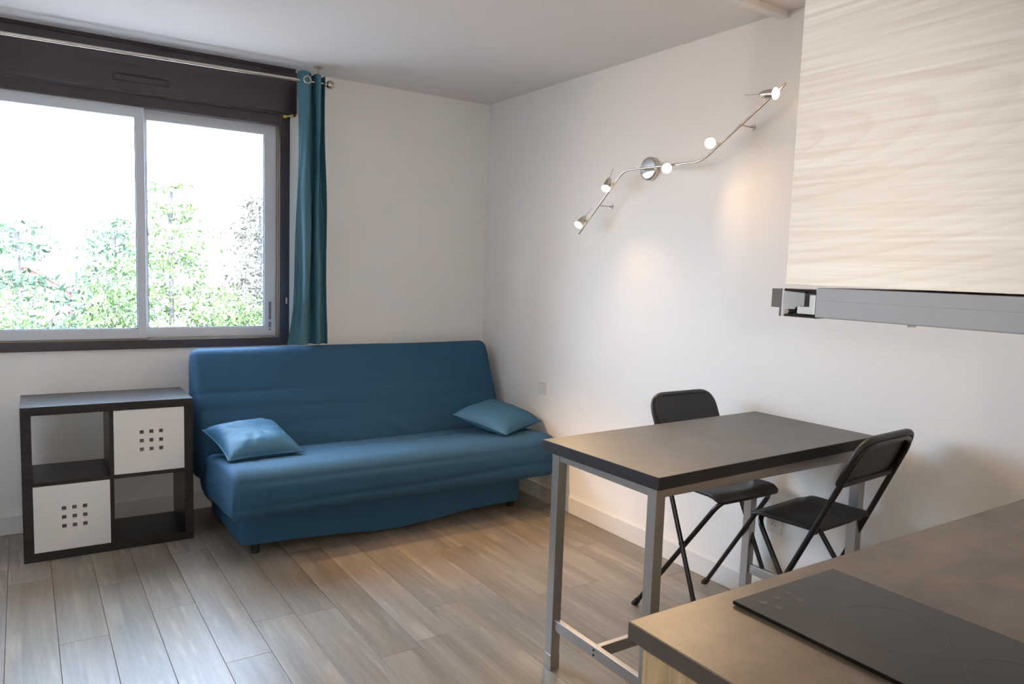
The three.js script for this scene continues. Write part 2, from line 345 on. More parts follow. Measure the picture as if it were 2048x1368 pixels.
// ------------------------------------------------------------------ sofa
{
  const t = thing('sofa_bed', 'teal blue click-clack sofa bed against the window wall', 'sofa');
  // closed profile (z, y) resampled evenly
  const resample = (pts, n) => { const c = new THREE.CatmullRomCurve3(pts.map((p) => V(p[0], p[1], 0)), true, 'centripetal'); return c.getSpacedPoints(n).slice(0, n).map((p) => [p.x, p.y]); };
  function bolster(profile, x0, x1, r, disp, n = 160) {
    const P = resample(profile, n), N = P.map((p, i) => { const a = P[(i + n - 1) % n], b = P[(i + 1) % n], dz = b[0] - a[0], dy = b[1] - a[1], l = Math.hypot(dz, dy); return [dy / l, -dz / l]; });
    let area = 0; P.forEach((p, i) => { const q = P[(i + 1) % n]; area += p[0] * q[1] - q[0] * p[1]; });
    if (area < 0) N.forEach((q) => { q[0] *= -1; q[1] *= -1; });
    const cz = P.reduce((s, p) => s + p[0], 0) / n, cy = P.reduce((s, p) => s + p[1], 0) / n;
    const xs = []; const K = 9;
    for (let i = 0; i <= K; i++) { const a = (i / K) * Math.PI / 2; xs.push([x0 + r * (1 - Math.sin(a)), r * (1 - Math.cos(a)), 0]); }
    xs.reverse(); xs.sort((a, b) => a[0] - b[0]);
    const left = []; for (let i = 0; i <= K; i++) { const a = (i / K) * Math.PI / 2; left.push([x0 + r * (1 - Math.cos(a)), r * (1 - Math.sin(a))]); }
    const mid = []; const m = 110; for (let i = 1; i < m; i++) mid.push([lerp(x0 + r, x1 - r, i / m), 0]);
    const right = left.map(([x, d]) => [x1 - (x - x0), d]).reverse();
    const S = [...left, ...mid, ...right];
    const cap = [0.25, 0.5, 0.75];                       // closing rings on each end
    const ring = (x, d, k) => P.map((p, i) => {
      const o = -d + disp(p, x, i / n) * (1 - d / r);
      const z = p[0] + N[i][0] * o, y = p[1] + N[i][1] * o;
      return [x, lerp(y, cy, k), lerp(z, cz, k)];
    });
    const rings = [...[0.97, 0.75, 0.5, 0.25].map((k) => ring(S[0][0] - 0.012 * k, S[0][1], k)), ...S.map(([x, d]) => ring(x, d, 0)), ...[0.25, 0.5, 0.75, 0.97].map((k) => ring(S[S.length - 1][0] + 0.012 * k, S[S.length - 1][1], k))];
    const g = gridGeo(n, rings.length - 1, (u, v) => { const j = Math.round(v * (rings.length - 1)), i = Math.round(u * n) % n, q = rings[j][i]; return [q[0], q[1], q[2], q[0], u * 2]; });
    return g;
  }
  const groove = (d, w = 0.012) => Math.exp(-(d / w) * (d / w));
  const fold = (x, s) => (vn(x * 3 + s, s * 2.7) - 0.5);
  // seat
  const seat = [[0.36, 0.405], [0.45, 0.440], [0.60, 0.458], [0.78, 0.474], [0.93, 0.486], [1.022, 0.478], [1.066, 0.446], [1.082, 0.396], [1.078, 0.326], [1.062, 0.264], [1.025, 0.232], [0.9, 0.214], [0.6, 0.195], [0.42, 0.18], [0.30, 0.20], [0.25, 0.27], [0.28, 0.345]];
  const sg = bolster(seat, -2.02, -0.065, 0.04, (p, x) => {
    let o = 0.006 * (vn(x * 2.1 + 3, p[0] * 4 + p[1] * 3) - 0.5) + 0.003 * (vn(x * 7, p[0] * 9 + p[1] * 12) - 0.5);
    if (p[0] > 0.98 && p[1] > 0.25) { o -= 0.006 * groove(p[1] - 0.425 - 0.006 * fold(x, 2)); o -= 0.008 * groove(p[1] - 0.312 - 0.05 * (x + 1.0) * 0.35 - 0.012 * fold(x, 5)); }
    if (p[1] > 0.4) { o -= 0.004 * groove(p[0] - 0.62, 0.014); o -= 0.012 * groove(x + 1.05, 0.6) * groove(p[0] - 0.62, 0.25); }
    o -= 0.005 * groove(x + 1.86, 0.01) * step(0.25, 0.45, p[1] + 0.2 * p[0]);            // end seam at the left
    return o;
  });
  part('seat', sg, M.sofa, t);
  // backrest
  const back = [[0.415, 0.40], [0.395, 0.50], [0.352, 0.60], [0.318, 0.68], [0.278, 0.76], [0.236, 0.85], [0.196, 0.93], [0.165, 0.975], [0.125, 0.99], [0.085, 0.975], [0.062, 0.92], [0.052, 0.8], [0.055, 0.65], [0.068, 0.5], [0.09, 0.36], [0.14, 0.275], [0.22, 0.25], [0.32, 0.28], [0.39, 0.34]];
  const bg = bolster(back, -2.045, -0.06, 0.05, (p, x) => {
    let o = 0.006 * (vn(x * 1.7 + 8, p[1] * 5) - 0.5) + 0.002 * (vn(x * 8, p[1] * 11) - 0.5);
    if (p[0] > 0.15) {
      for (const [y, s] of [[0.755, 1], [0.655, 2], [0.555, 3]]) o -= 0.0045 * groove(p[1] - y - 0.014 * fold(x, s), 0.010);
      o += 0.003 * Math.sin((p[1] - 0.555) / 0.1 * Math.PI) ** 2 * step(0.53, 0.58, p[1]) * step(0.78, 0.74, p[1]);
      const d = p[1] - 0.5; if (d < 0.08) o += 0.011 * Math.max(0, Math.sin(x * 9 + p[1] * 34 + 5 * fold(x, 9))) * groove(x + 0.95, 0.45) * groove(d, 0.06);
    }
    return o;
  });
  part('backrest', bg, M.sofa, t);
  // storage box skirt: a hanging cloth tube with a wavy hem
  const X0 = -1.945, X1 = -0.215, Z0 = 0.17, Z1 = 0.90, R = 0.05;
  const rect = new THREE.Shape(); rect.moveTo(X0 + R, Z0); rect.lineTo(X1 - R, Z0); rect.quadraticCurveTo(X1, Z0, X1, Z0 + R); rect.lineTo(X1, Z1 - R); rect.quadraticCurveTo(X1, Z1, X1 - R, Z1); rect.lineTo(X0 + R, Z1); rect.quadraticCurveTo(X0, Z1, X0, Z1 - R); rect.lineTo(X0, Z0 + R); rect.quadraticCurveTo(X0, Z0, X0 + R, Z0);
  const RP = rect.getSpacedPoints(360), cxm = (X0 + X1) / 2, czm = (Z0 + Z1) / 2;
  const skirt = gridGeo(360, 16, (u, v) => {
    const p = RP[Math.round(u * 360)], front = step(0.7, 0.85, p.y);
    const s = (p.x - X0) / (X1 - X0), hem = 0.055 - front * (0.034 * Math.exp(-(((s - 0.48) / 0.2) ** 2)) + 0.010 * (vn(s * 9, 3) - 0.5));
    const y = lerp(0.235, hem, v), bul = front * v * (0.018 * (vn(s * 8 + 2, v * 2) - 0.5) + 0.03 * Math.exp(-(((s - 0.55) / 0.22) ** 2)));
    return [lerp(cxm, p.x, 1 - 0.015 * (1 - v)), y, p.y + bul, u * 4, v * 0.2];
  });
  part('storage_skirt', skirt, M.sofa, t);
  part('storage_base', box(X0 + 0.02, X1 - 0.02, 0.058, 0.23, Z0 + 0.02, Z1 - 0.015, 0.01), M.sofa, t);
  for (const [x, z] of [[-1.865, 0.865], [-0.262, 0.835], [-1.865, 0.23], [-0.262, 0.23]]) part('foot', cyl([x, 0, z], [x, 0.06, z], 0.021, 0.026, 20), M.rubber, t);
}

// cushions
function pillow(name, label, pos, rot, S, sd) {
  const g0 = (side) => gridGeo(56, 56, (a, b) => {
    const u = a * 2 - 1, v = b * 2 - 1;
    const e = Math.pow((1 - u ** 4) * (1 - v ** 4), 0.62);
    const pinchX = 1 - 0.085 * (1 - v * v) * Math.abs(u) ** 2, pinchZ = 1 - 0.085 * (1 - u * u) * Math.abs(v) ** 2;
    const rr = Math.hypot(u, v), an = Math.atan2(v, u);
    const wr = (0.010 * (vn(an * 5 + sd, rr * 2 + sd) - 0.5) * rr + 0.012 * (vn(u * 2.2 + sd, v * 2.2) - 0.5) + 0.006 * (vn(u * 6 + sd * 3, v * 5) - 0.5)) * e;
    const h = side > 0 ? 0.078 : 0.052;
    return [u * S / 2 * pinchX, side * (h * e) + wr, v * S / 2 * pinchZ, a * 0.4, b * 0.4];
  });
  const top = g0(1), bot = g0(-1); const ix = bot.index.array; for (let i = 0; i < ix.length; i += 3) { const q = ix[i]; ix[i] = ix[i + 1]; ix[i + 1] = q; }
  const ix2 = top.index.array; for (let i = 0; i < ix2.length; i += 3) { const q = ix2[i]; ix2[i] = ix2[i + 1]; ix2[i + 1] = q; }
  for (const g of [top, bot]) { for (let i = 0; i < g.index.array.length; i += 3) { const q = g.index.array[i]; } g.computeVertexNormals(); }
  const t = thing(name, label, 'cushion', pos);
  t.rotation.set(rot[1], rot[0], rot[2], 'YXZ');
  part('cover', [top, bot], M.cushion, t);
  const seam = []; const q = 64; for (let i = 0; i <= q; i++) { const s = (i / q) * 4, k = Math.floor(s) % 4, f = (s - Math.floor(s)) * 2 - 1; const [u, v] = [[f, -1], [1, f], [-f, 1], [-1, -f]][k]; const px = 1 - 0.085 * (1 - v * v) * u * u, pz = 1 - 0.085 * (1 - u * u) * v * v; seam.push(V(u * S / 2 * px, 0, v * S / 2 * pz)); }
  part('seam', new THREE.TubeGeometry(new THREE.CatmullRomCurve3(seam.slice(0, -1), true, 'catmullrom', 0.1), 160, 0.0035, 6, true), M.cushion, t);
}
pillow('cushion', 'teal cushion at the left end of the sofa, lit by the window', [-1.815, 0.533, 0.62], [0.128, 0.21, -0.01], 0.405, 3.1);
pillow('cushion', 'teal cushion in the shaded right end of the sofa beside the wall', [-0.292, 0.548, 0.70], [0.42, 0.17, 0.05], 0.415, 8.7);
{
  const t = thing('paper_tissue', 'small crumpled white tissue behind the right cushion on the sofa', 'tissue', [-0.088, 0.478, 0.72]);
  part('sheet', gridGeo(12, 12, (a, b) => [(a - 0.5) * 0.05, 0.008 + 0.012 * vn(a * 4, b * 4), (b - 0.5) * 0.12]), M.paper, t).material.side = THREE.DoubleSide;
}

// ------------------------------------------------------------------ cube shelf with two white doors
{
  const S = 0.77, D = 0.39, o = 0.042, q = 0.018;
  const t = thing('cube_shelf', 'black-brown two by two cube shelf standing left of the sofa', 'shelf', [-2.8686, 0, 0.5005], -0.01287);
  part('side_panel', box(0, o, o, S - o, -D, 0, 0.0015), M.blackWood, t); part('side_panel', box(S - o, S, o, S - o, -D, 0, 0.0015), M.blackWood, t);
  part('top_panel', box(0, S, S - o, S, -D, 0, 0.0015), M.blackWood, t); part('bottom_panel', box(0, S, 0, o, -D, 0, 0.0015), M.blackWood, t);
  const m = S / 2;
  part('divider', box(m - q / 2, m + q / 2, o, S - o, -D + 0.003, -0.003, 0.001), M.blackWood, t);
  part('shelf_board', box(o, m - q / 2, m - q / 2, m + q / 2, -D + 0.003, -0.003, 0.001), M.blackWood, t); part('shelf_board', box(m + q / 2, S - o, m - q / 2, m + q / 2, -D + 0.003, -0.003, 0.001), M.blackWood, t);
  const door = (x0, y0) => {
    const w = m - q / 2 - o - 0.004, x = x0 + 0.002, y = y0 + 0.002, cx = x + w / 2, cy = y + w / 2;
    const sh = new THREE.Shape([[x, y], [x + w, y], [x + w, y + w], [x, y + w]].map((p) => new THREE.Vector2(...p)));
    const e = 0.0105, pitch = 0.0455;
    for (let i = -1; i <= 1; i++) for (let j = -1; j <= 1; j++) { const a = cx + i * pitch + 0.008, b = cy + j * pitch; sh.holes.push(new THREE.Path([[a - e, b - e], [a - e, b + e], [a + e, b + e], [a + e, b - e]].map((p) => new THREE.Vector2(...p)))); }
    const g = new THREE.ExtrudeGeometry(sh, { depth: 0.012, bevelEnabled: true, bevelSize: 0.0008, bevelThickness: 0.0008, bevelSegments: 1 }); g.translate(0, 0, -0.016);
    const d = part('door', uvBox(g), M.white, t, 'white door with nine square holes');
    part('door_back', box(x + 0.004, x + w - 0.004, y + 0.004, y + w - 0.004, -0.024, -0.0185, 0), std({ color: new THREE.Color().setRGB(0.16, 0.16, 0.19), roughness: 0.6 }), d);
  };
  door(m + q / 2, m + q / 2); door(o, o);
}

// ------------------------------------------------------------------ high table
const TX0 = -1.21, TX1 = -0.062, TZ0 = 2.524, TZ1 = 3.07;
{
  const t = thing('bar_table', 'high dark-topped table on brushed steel legs standing against the wall', 'table');
  const th = 0.0, yt = 0.893, yb = 0.853;
  const topG = box(-0.622, 0.622, yb, yt, -0.2885, 0.2885, 0.0015);
  const tt = part('table_top', topG, M.tableEdge, t, 'black edged table top');
  const lam = part('top_laminate', box(-0.6205, 0.6205, yt - 0.0005, yt + 0.0008, -0.287, 0.287, 0), M.tableTop, tt, 'dark taupe laminate surface');
  tt.position.set(-0.637, 0, 2.804); tt.rotation.y = 0.036;
  const s = 0.04, legs = [[TX0, TZ0], [TX0, TZ1 - s], [TX1 - s, TZ0], [TX1 - s, TZ1 - s]];
  for (const [x, z] of legs) {
    const l = part('leg', box(x, x + s, 0.055, yb, z, z + s, 0.002), M.steel, t);
    part('foot_sleeve', box(x - 0.001, x + s + 0.001, 0, 0.06, z - 0.001, z + s + 0.001, 0.002), M.steel, l);
  }
  part('apron', box(TX0 + 0.004, TX0 + 0.026, yb - 0.044, yb - 0.002, TZ0 + s, TZ1 - s, 0.002), M.steel, t); part('apron', box(TX1 - 0.026, TX1 - 0.004, yb - 0.044, yb - 0.002, TZ0 + s, TZ1 - s, 0.002), M.steel, t);
  part('apron', box(TX0 + s, TX1 - s, yb - 0.044, yb - 0.002, TZ1 - 0.026, TZ1 - 0.004, 0.002), M.steel, t); part('apron', box(TX0 + s, TX1 - s, yb - 0.044, yb - 0.002, TZ0 + 0.004, TZ0 + 0.026, 0.002), M.steel, t);
  for (const x of [TX0 + 0.009, TX1 - 0.031]) {
    const b = part('stretcher', box(x, x + 0.022, 0.158, 0.2, TZ0 + s, TZ1 - s, 0.002), M.steel, t);
    for (const y of [0.17, 0.188]) { const bx = x < -0.5 ? x - 0.001 : x + 0.023; part('bolt', cyl([bx - 0.001, y, 2.797], [bx + 0.001, y, 2.797], 0.0042, 0.0042, 12), M.darkMetal, b); }
  }
  part('stretcher', box(TX0 + 0.031, TX1 - 0.031, 0.158, 0.2, 2.786, 2.808, 0.002), M.steel, t);
}

// ------------------------------------------------------------------ folding bar chairs
function plate(outline, rings, hTop, thick) {           // dished plate: outline is [x,z][] (closed), height function, thickness
  const n = outline.length, surf = (dy) => gridGeo(n, rings, (u, v) => { const p = outline[Math.round(u * n) % n], x = p[0] * v, z = p[1] * v; return [x, hTop(x, z) + dy, z, x, z]; });
  const a = surf(0), b = surf(-thick); const ia = a.index.array; for (let i = 0; i < ia.length; i += 3) { const q = ia[i]; ia[i] = ia[i + 1]; ia[i + 1] = q; }
  a.computeVertexNormals();
  const e = gridGeo(n, 4, (u, v) => { const p = outline[Math.round(u * n) % n], k = 1 + 0.008 * Math.sin(v * Math.PI); return [p[0] * k, hTop(p[0], p[1]) - thick * v, p[1] * k]; });
  return mergeGeometries([a, b, e]);
}
function roundedOutline(pts, r, n = 10) {
  const out = [], m = pts.length;
  for (let i = 0; i < m; i++) {
    const p = new THREE.Vector2(...pts[i]), a = new THREE.Vector2(...pts[(i + m - 1) % m]), b = new THREE.Vector2(...pts[(i + 1) % m]);
    const ri = Array.isArray(r) ? r[i] : r, A = p.clone().add(a.sub(p).setLength(ri)), B = p.clone().add(b.sub(p).setLength(ri));
    const c = new THREE.QuadraticBezierCurve(A, p, B); for (let k = 0; k <= n; k++) { const q = c.getPoint(k / n); out.push([q.x, q.y]); }
    const A2 = new THREE.Vector2(...pts[(i + 1) % m]), rn = Array.isArray(r) ? r[(i + 1) % m] : r, E = A2.clone().add(p.clone().sub(A2).setLength(rn));
    for (let k = 1; k < 8; k++) out.push([lerp(B.x, E.x, k / 8), lerp(B.y, E.y, k / 8)]);
  }
  return out;
}
function makeChair(label) {
  const t = thing('folding_bar_chair', label, 'chair', [0, 0, 0], 0, 'folding bar chairs at the high table');
  // local: +z is forward. A: backrest down to the front feet; B: seat front down to the back feet
  const zA = (y) => 0.179 - 0.4463 * y, xA = (y) => 0.242 - 0.059 * y, xB = (y) => 0.232 - 0.113 * y, zB = (y) => -0.237 + 0.685 * y, r = 0.0105;
  part('seat', plate(roundedOutline([[-0.196, 0.190], [0.196, 0.190], [0.188, -0.105], [-0.188, -0.105]], [0.045, 0.045, 0.03, 0.03]), 12, (x, z) => 0.612 - 0.010 * Math.exp(-((x / 0.12) ** 2)) * Math.exp(-(((z - 0.03) / 0.13) ** 2)) - 0.018 * step(0.13, 0.19, z), 0.013), M.blackPlastic, t);
  part('back_frame', tube([[-xA(0), 0.012, zA(0.012)], [-0.186, 0.945, zA(0.945)], [0.186, 0.945, zA(0.945)], [xA(0), 0.012, zA(0.012)]], r, 0.085, 160, false), M.blackSteel, t);
  part('front_frame', tube([[-xB(0), 0.012, zB(0.012)], [-xB(0.585), 0.585, zB(0.585)], [xB(0.585), 0.585, zB(0.585)], [xB(0), 0.012, zB(0.012)]], r, 0.06, 160, false), M.blackSteel, t);
  part('footrest', cyl([-xA(0.13), 0.13, zA(0.13)], [xA(0.13), 0.13, zA(0.13)], 0.0095), M.blackSteel, t);
  for (const s of [-1, 1]) {
    part('foot', cyl([s * xA(0), 0, zA(0) + 0.002], [s * xA(0), 0.03, zA(0.03)], 0.0145, 0.0125), M.rubber, t);
    part('foot', cyl([s * xB(0), 0, zB(0) - 0.004], [s * xB(0), 0.03, zB(0.03)], 0.0145, 0.0125), M.rubber, t);
    part('pivot', cyl([s * (xB(0.368) - 0.008), 0.368, zA(0.368)], [s * (xA(0.368) + 0.01), 0.368, zA(0.368)], 0.008), M.blackSteel, t);
    part('seat_bracket', cyl([s * 0.175, 0.595, zA(0.595)], [s * (xA(0.595) + 0.004), 0.595, zA(0.595)], 0.009), M.blackSteel, t);
  }
  // backrest panel lies in the plane of the back frame
  const tilt = Math.atan(0.4463), ol = roundedOutline([[-0.196, -0.095], [0.196, -0.095], [0.198, 0.095], [-0.198, 0.095]], [0.02, 0.02, 0.085, 0.085]);
  const rimPts = ol.map(([x, y]) => V(x, y, 0.004));
  const rim = new THREE.TubeGeometry(new THREE.CatmullRomCurve3(rimPts, true, 'catmullrom', 0.2), 180, 0.0125, 8, true);
  const skin = plate(ol, 10, (x, z) => 0.016 - 0.006 * (1 - (x / 0.19) ** 2), 0.007); skin.rotateX(Math.PI / 2); skin.scale(1, -1, 1);
  { const ix = skin.index.array; for (let i = 0; i < ix.length; i += 3) { const q = ix[i]; ix[i] = ix[i + 1]; ix[i + 1] = q; } skin.computeVertexNormals(); }
  const place2 = (g) => { g.rotateX(-tilt); g.translate(0, 0.875, zA(0.875) + 0.004); return g; };
  const b = part('backrest', place2(skin), M.blackPlastic, t);
  part('backrest_rim', place2(rim), M.blackPlastic, b);
  return t;
}
{
  const a = makeChair('black folding bar chair behind the table, mostly hidden by the table top');
  a.position.set(-0.30, 0, 2.531); a.rotation.y = 0.005;
  const b = a.clone(); b.name = numbered('folding_bar_chair'); scene.add(b);
  b.userData = { ...a.userData, label: 'black folding bar chair in front of the table, between table and worktop' };
  b.position.set(-0.288, 0, 3.029); b.rotation.y = 3.222;
}

// ------------------------------------------------------------------ wall lamp with five spots
{
  const t = thing('wall_spot_lamp', 'wavy brushed metal wall lamp with five lit spotlights', 'lamp');
  const X = -0.1;
  const line = [[X, 1.731, 1.223], [X, 2.058, 1.585], [X, 2.065, 1.72], [X, 2.054, 2.115], [X, 2.335, 2.595]];
  part('rail', tube([line[0], [X, 2.063, 1.592], [X, 2.054, 2.145], line[4]], 0.0058, 0.055, 160), M.nickel, t);
  const plateG = new THREE.LatheGeometry([[0, 0.03], [0.05, 0.03], [0.06, 0.026], [0.062, 0.018], [0.062, 0]].map((p) => new THREE.Vector2(...p)), 40); plateG.rotateZ(Math.PI / 2); plateG.translate(0, 2.07, 1.70);
  part('wall_plate', [plateG, cyl([-0.02, 2.067, 1.70], [X, 2.064, 1.70], 0.007)], M.nickel, t);
  for (const [y, z] of [[1.885, 1.393], [2.197, 2.36]]) part('stand_off', [cyl([0, y, z], [-0.014, y, z], 0.013), cyl([-0.01, y, z], [X, y, z], 0.004)], M.nickel, t);
  const heads = [ // arm root on the rail, direction of the light, offset of the head from the rail
    [[X, 1.800, 1.297], [-0.70, -0.70, 0.07], [-0.030, 0.0, -0.018]],
    [[X, 1.995, 1.513], [-0.52, -0.80, 0.25], [-0.030, 0.0, -0.018]],
    [[X, 2.060, 1.905], [-0.49, -0.35, 0.77], [-0.022, -0.012, 0.022]],
    [[X, 2.130, 2.245], [-0.66, -0.40, 0.64], [-0.034, 0.006, -0.022]],
    [[X, 2.300, 2.536], [0.16, -0.10, 0.96], [-0.028, 0.0, -0.004]],
  ];
  for (const [root, d, off] of heads) {
    const dir = V(...d).normalize(), hg = new THREE.Group(); hg.name = 'spot_head'; t.add(hg);
    const pos = V(...root).add(V(...off)); hg.position.copy(pos); hg.quaternion.setFromUnitVectors(V(0, -1, 0), dir);
    const inv = hg.quaternion.clone().invert(), armEnd = V(...root).sub(pos).applyQuaternion(inv);
    // local: light leaves along -y
    const prof = [[0.001, 0.046], [0.006, 0.044], [0.012, 0.034], [0.017, 0.018], [0.0195, 0.0], [0.0205, -0.018], [0.022, -0.03], [0.0195, -0.03], [0.017, -0.012]].map((p) => new THREE.Vector2(...p));
    const M2 = M.nickel.clone(); M2.side = THREE.DoubleSide;
    part('housing', [new THREE.LatheGeometry(prof, 28), cyl([0, 0.01, 0], armEnd.toArray(), 0.0045)], M2, hg);
    part('aiming_rod', cyl([0, 0.042, 0], [0, 0.115, 0], 0.0016, 0.0016, 8), M.nickel, hg);
    const bp = [[0.0, -0.047], [0.010, -0.046], [0.019, -0.042], [0.0248, -0.036], [0.0252, -0.031], [0.018, -0.024], [0, -0.022]].map((p) => new THREE.Vector2(...p));
    part('bulb', new THREE.LatheGeometry(bp, 28), M.bulb, hg, 'glowing bulb face');
    const L = new THREE.SpotLight(WARM, SPOT, 0, 1.12, 1.0, 2); const fp = pos.clone().addScaledVector(dir, 0.052);
    L.position.copy(fp); L.target.position.copy(fp.clone().add(dir)); L.castShadow = true; L.shadow.radius = 1.0; L.name = 'spot_light';
    scene.add(L, L.target);
  }
}

// a warm two-spot lamp high on the opposite wall, just left of the view: it throws the soft shadows of the wall lamp, the sofa and the chairs
{
  const t = thing('wall_spotlight', 'warm double spotlight high on the left wall near the window', 'lamp', [XL, 2.2, 0.95]);
  part('wall_plate', cyl([0, 0, 0], [0.02, 0, 0], 0.05, 0.047, 28), M.nickel, t);
  part('crossbar', [cyl([0.015, 0, 0], [0.05, 0, 0], 0.006), cyl([0.05, 0, -0.1], [0.05, 0, 0.1], 0.006)], M.nickel, t);
  for (const [z0, aim, power, cone] of [[-0.09, [-0.55, 0, 1.22], 20, 0.3], [0.09, [0, 1.3, 2.0], 5.5, 0.56]]) {
    const hg = new THREE.Group(); hg.name = 'spot_head'; hg.position.set(0.085, 0, z0); t.add(hg);
    const from = V(XL + 0.085, 2.2, 0.95 + z0), d = V(...aim).sub(from).normalize(); hg.quaternion.setFromUnitVectors(V(0, -1, 0), d);
    const M3 = M.nickel.clone(); M3.side = THREE.DoubleSide;
    part('housing', new THREE.LatheGeometry([[0.001, 0.046], [0.012, 0.034], [0.0195, 0.0], [0.022, -0.03], [0.0195, -0.03]].map((p) => new THREE.Vector2(...p)), 28), M3, hg);
    part('bulb', new THREE.LatheGeometry([[0.0, -0.047], [0.010, -0.046], [0.019, -0.042], [0.0248, -0.036], [0.018, -0.024], [0, -0.022]].map((p) => new THREE.Vector2(...p)), 28), M.bulb, hg, 'glowing bulb face');
    const L = new THREE.SpotLight(new THREE.Color().setRGB(1.0, 0.64, 0.32), power, 0, cone, 0.75, 2), p = from.clone().addScaledVector(d, 0.052);
    L.position.copy(p); L.target.position.copy(p.clone().add(d)); L.castShadow = true; L.shadow.radius = 1.3; scene.add(L, L.target);
  }
}

// switch and socket
{
  const t = thing('light_switch', 'white wall switch on the right wall above the sofa end', 'switch', [0, 0.736, 0.781]);
  part('cover_plate', box(-0.009, 0, -0.041, 0.041, -0.041, 0.041, 0.003, 2), M.trim, t);
  part('rocker', box(-0.013, -0.006, -0.028, 0.028, -0.024, 0.024, 0.003, 2), M.trim, t);
  const s = thing('wall_socket', 'white wall socket low on the wall behind the table legs', 'socket', [0, 0.392, 2.625]);
  const ring = new THREE.LatheGeometry([[0.016, -0.004], [0.0195, 0.002], [0.023, 0.0]].map((p) => new THREE.Vector2(...p)), 28); ring.rotateZ(Math.PI / 2); ring.translate(-0.012, 0, 0);
  part('cover_plate', box(-0.012, 0, -0.04, 0.04, -0.04, 0.04, 0.003, 2), M.trim, s);
  part('socket_ring', ring, M.white, s); 
  for (const [y, z] of [[0, -0.0095], [0, 0.0095]]) part('socket_hole', cyl([-0.0128, y, z], [-0.011, y, z], 0.0026), M.rubber, s);
  part('earth_pin', cyl([-0.022, 0.011, 0], [-0.011, 0.011, 0], 0.0024), M.nickel, s);
}
{
  const t = thing('floor_scrap', 'tiny bright green scrap on the floor near the sofa right foot', 'scrap', [-0.165, 0, 0.86]);
  part('strip', gridGeo(10, 2, (a, b) => [(a - 0.5) * 0.06, 0.002 + 0.006 * Math.sin(a * 3.1), (b - 0.5) * 0.025 + 0.01 * Math.sin(a * 4)]), M.green, t).material.side = THREE.DoubleSide;
}

